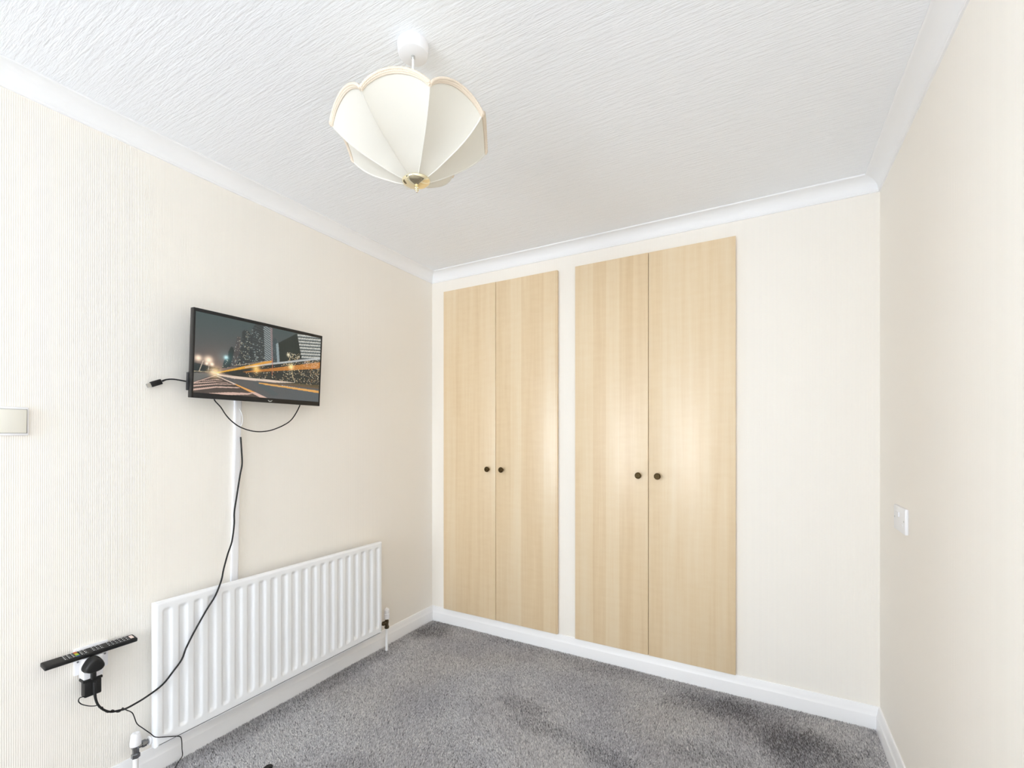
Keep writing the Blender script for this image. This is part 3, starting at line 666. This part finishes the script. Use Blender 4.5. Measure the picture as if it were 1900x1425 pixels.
THIN = [(-1.8720,.6004,.3786),(-1.8700,.5970,.3831),(-1.8680,.5863,.3849),(-1.8670,.5832,.3759),(-1.8660,.5908,.3630),(-1.8580,.6057,.3526),(-1.8450,.6150,.3517)] + tw[4:] + [(-1.8360,.7075,.2851),(-1.8360,.7148,.2639),(-1.8360,.7219,.2393),(-1.8320,.7378,.2160),(-1.8240,.7553,.1916),(-1.8220,.7695,.1717),(-1.8220,.8037,.1534),(-1.8240,.8368,.1356),(-1.8300,.8494,.1226),(-1.8500,.8620,.0934),(-1.8850,.8792,.0439),(-1.8950,.8850,.0120),(-1.8846,.8679,.0055),(-1.8535,.8403,.0055),(-1.80,.80,.0055),(-1.72,.79,.0055),(-1.64,.84,.0055),(-1.585,.93,.0055),(-1.5625,.985,.0060)]
loc(MB().tube(THIN, .0015, 7, smooth=3).build('thin_cable', M['cord'], ch, smooth=True, angle=60), ch)
loc(MB().tube([(-1.5635, .982, .0085), (-1.561, .989, .0105), (-1.558, 1.000, .0118), (-1.555, 1.010, .0112), (-1.554, 1.0135, .0095)], [.004, .009, .0112, .0098, .005], 14, smooth=3).build('cable_end', M['black_plastic'], ch, smooth=True, angle=70, label='dark rounded plug end lying on the carpet'), ch)
pw = empty('power_lead', 'black mains lead with a black plug, running from adaptor across radiator to television', 'cable', (-1.85, .615, .475))
bpy.context.view_layer.update()
# moulded mains plug: rounded triangle outline with a stepped body
def plug():
    out = []; cyp, czp = .6150, .4790
    for k in range(40):
        a = 2 * math.pi * k / 40; x = math.cos(a); z = math.sin(a)
        r_ = .0245 + .0022 * math.cos(3 * (a - math.pi / 2)); out.append((r_ * x * 1.06, r_ * z * .98))
    V = []; prof = [(0, .93), (.003, 1.0), (.012, 1.0), (.014, .95), (.024, .91), (.0275, .87), (.0300, .80), (.0312, .66), (.0316, .3)]
    for d, s in prof:
        for y_, z_ in out: V.append((PX + .0003 + d, cyp + y_ * s, czp + z_ * s + (0 if s > .9 else (1 - s) * -.004)))
    F = []
    for i in range(len(prof) - 1):
        for k in range(40): F.append((i * 40 + k, i * 40 + (k + 1) % 40, (i + 1) * 40 + (k + 1) % 40, (i + 1) * 40 + k))
    F += [tuple(range(40)), tuple(range((len(prof) - 1) * 40, len(prof) * 40))]
    mbp = MB().add(V, F); mbp.box((PX + .005, cyp - .006, .434), (PX + .021, cyp + .006, .460), .003, 2); return mbp
loc(plug().build('plug', M['black_plastic'], pw, smooth=True, angle=40), pw)
loc(MB().tube(POWER, [.0031] * 25 + [.0034, .0042, .0048], 10).build('cord', M['cord'], pw, smooth=True, angle=60), pw)

# ------------------------------------------------------------------ remote control lying on the adaptor
RL = .2300
rm = empty('remote_control', 'long black remote control balanced on top of the white socket adaptor', 'remote control', (-1.8882, .6220, .5040), (0, math.radians(8), 0))
prof_r = MB().box((-.0195, -RL / 2, .0005), (.0195, RL / 2, .0135), .0034, 3); prof_r.build('body', M['black_plastic'], rm, smooth=True)
keys = MB(); prt = MB()
for rr in range(17):
    yk = -RL / 2 + .048 + rr * .0098
    if rr in (3,): continue
    if rr in (6, 10): continue
    ncol = 4 if rr < 5 else 3
    for cc in range(ncol):
        xk = (cc - (ncol - 1) / 2) * (.0080 if ncol == 4 else .0105)
        keys.box((xk - .0031, yk - .0032, .0133), (xk + .0031, yk + .0032, .0145))
        prt.box((xk - .0021, yk - .0017, .0145), (xk + .0019, yk + .0014, .0147))
        prt.box((xk - .0014, yk + .0036, .0134), (xk + .0018, yk + .0047, .0137))
keys.build('keypad', M['key'], rm, kind='stuff'); prt.build('key_print', M['print_white'], rm, kind='stuff', label='tiny white key symbols')
for cc, mk in enumerate(('key_red', 'key_green', 'key_yellow', 'key_blue')):
    xk = (-.0135, -.003, .0045, .0125)[cc]; hw = (.003, .005, .003, .0035)[cc]
    mk2 = ('key_red', 'key_yellow', 'key_green', 'key_blue')[cc]
    yk = -RL / 2 + .048 + 3 * .0098
    MB().box((xk - hw, yk - .0042, .0133), (xk + hw, yk + .0042, .0148), .0006, 1).build('colour_key', M[mk2], rm, label=mk2.split('_')[1] + ' key')
MB().box((-.010, RL / 2 - .0165, .0133), (.010, RL / 2 - .0065, .0149), .0008, 1).build('power_key', M['key_power'], rm, label='pale pink power key')

# ------------------------------------------------------------------ light switch and right hand plate
sw = empty('light_switch', 'cream wide rocker light switch at the left edge of the left wall', 'switch', (XL, .4415, 1.245))
bpy.context.view_layer.update()
loc(MB().box((XL, .3985, 1.2032), (XL + .0095, .4845, 1.2868), .0028, 2).build('plate', M['white_plastic'], sw, smooth=True), sw)
loc(MB().box((XL + .009, .4415 - .0394, 1.2449 - .0356), (XL + .0099, .4415 + .0394, 1.2449 + .0356), .0004, 1).build('rocker_gap_shade', M['gap_shade'], sw), sw)  # grey frame paints the shade line around the rocker
rk = MB().box((-.004, -.0380, -.0342), (.004, .0380, .0342), .0012, 2).build('rocker', M['cream_plastic'], sw, smooth=True)
rk.matrix_parent_inverse = sw.matrix_world.inverted(); rk.location = (XL + .0105, .4405, 1.2449); rk.rotation_euler = (0, math.radians(3.2), 0)
sp_ = empty('switch_plate', 'white double switch plate on the right wall', 'switch', (XR, 2.015, .915))
bpy.context.view_layer.update()
loc(MB().box((XR - .0095, 1.941, .8735), (XR, 2.090, .9590), .0026, 2).build('plate', M['white_plastic'], sp_, smooth=True), sp_)
loc(MB().box((XR - .0128, 2.012, .9235), (XR - .0090, 2.055, .9400), .001, 2).build('rocker', M['white_plastic'], sp_, smooth=True), sp_)
for yy, zz in ((1.9545, .9165), (2.0765, .9165)): loc(MB().lathe([(.0032, 0), (.0032, .0005), (.001, .0006)], (XR - .0095, yy, zz), (-1, 0, 0), 12).build('screw', M['grey_print'], sp_, smooth=True), sp_)
loc(MB().lathe([(.004, 0), (.004, .001), (.002, .0015)], (XR - .0095, 1.972, .9020), (-1, 0, 0), 12).build('indicator', M['white_plastic'], sp_, smooth=True), sp_)
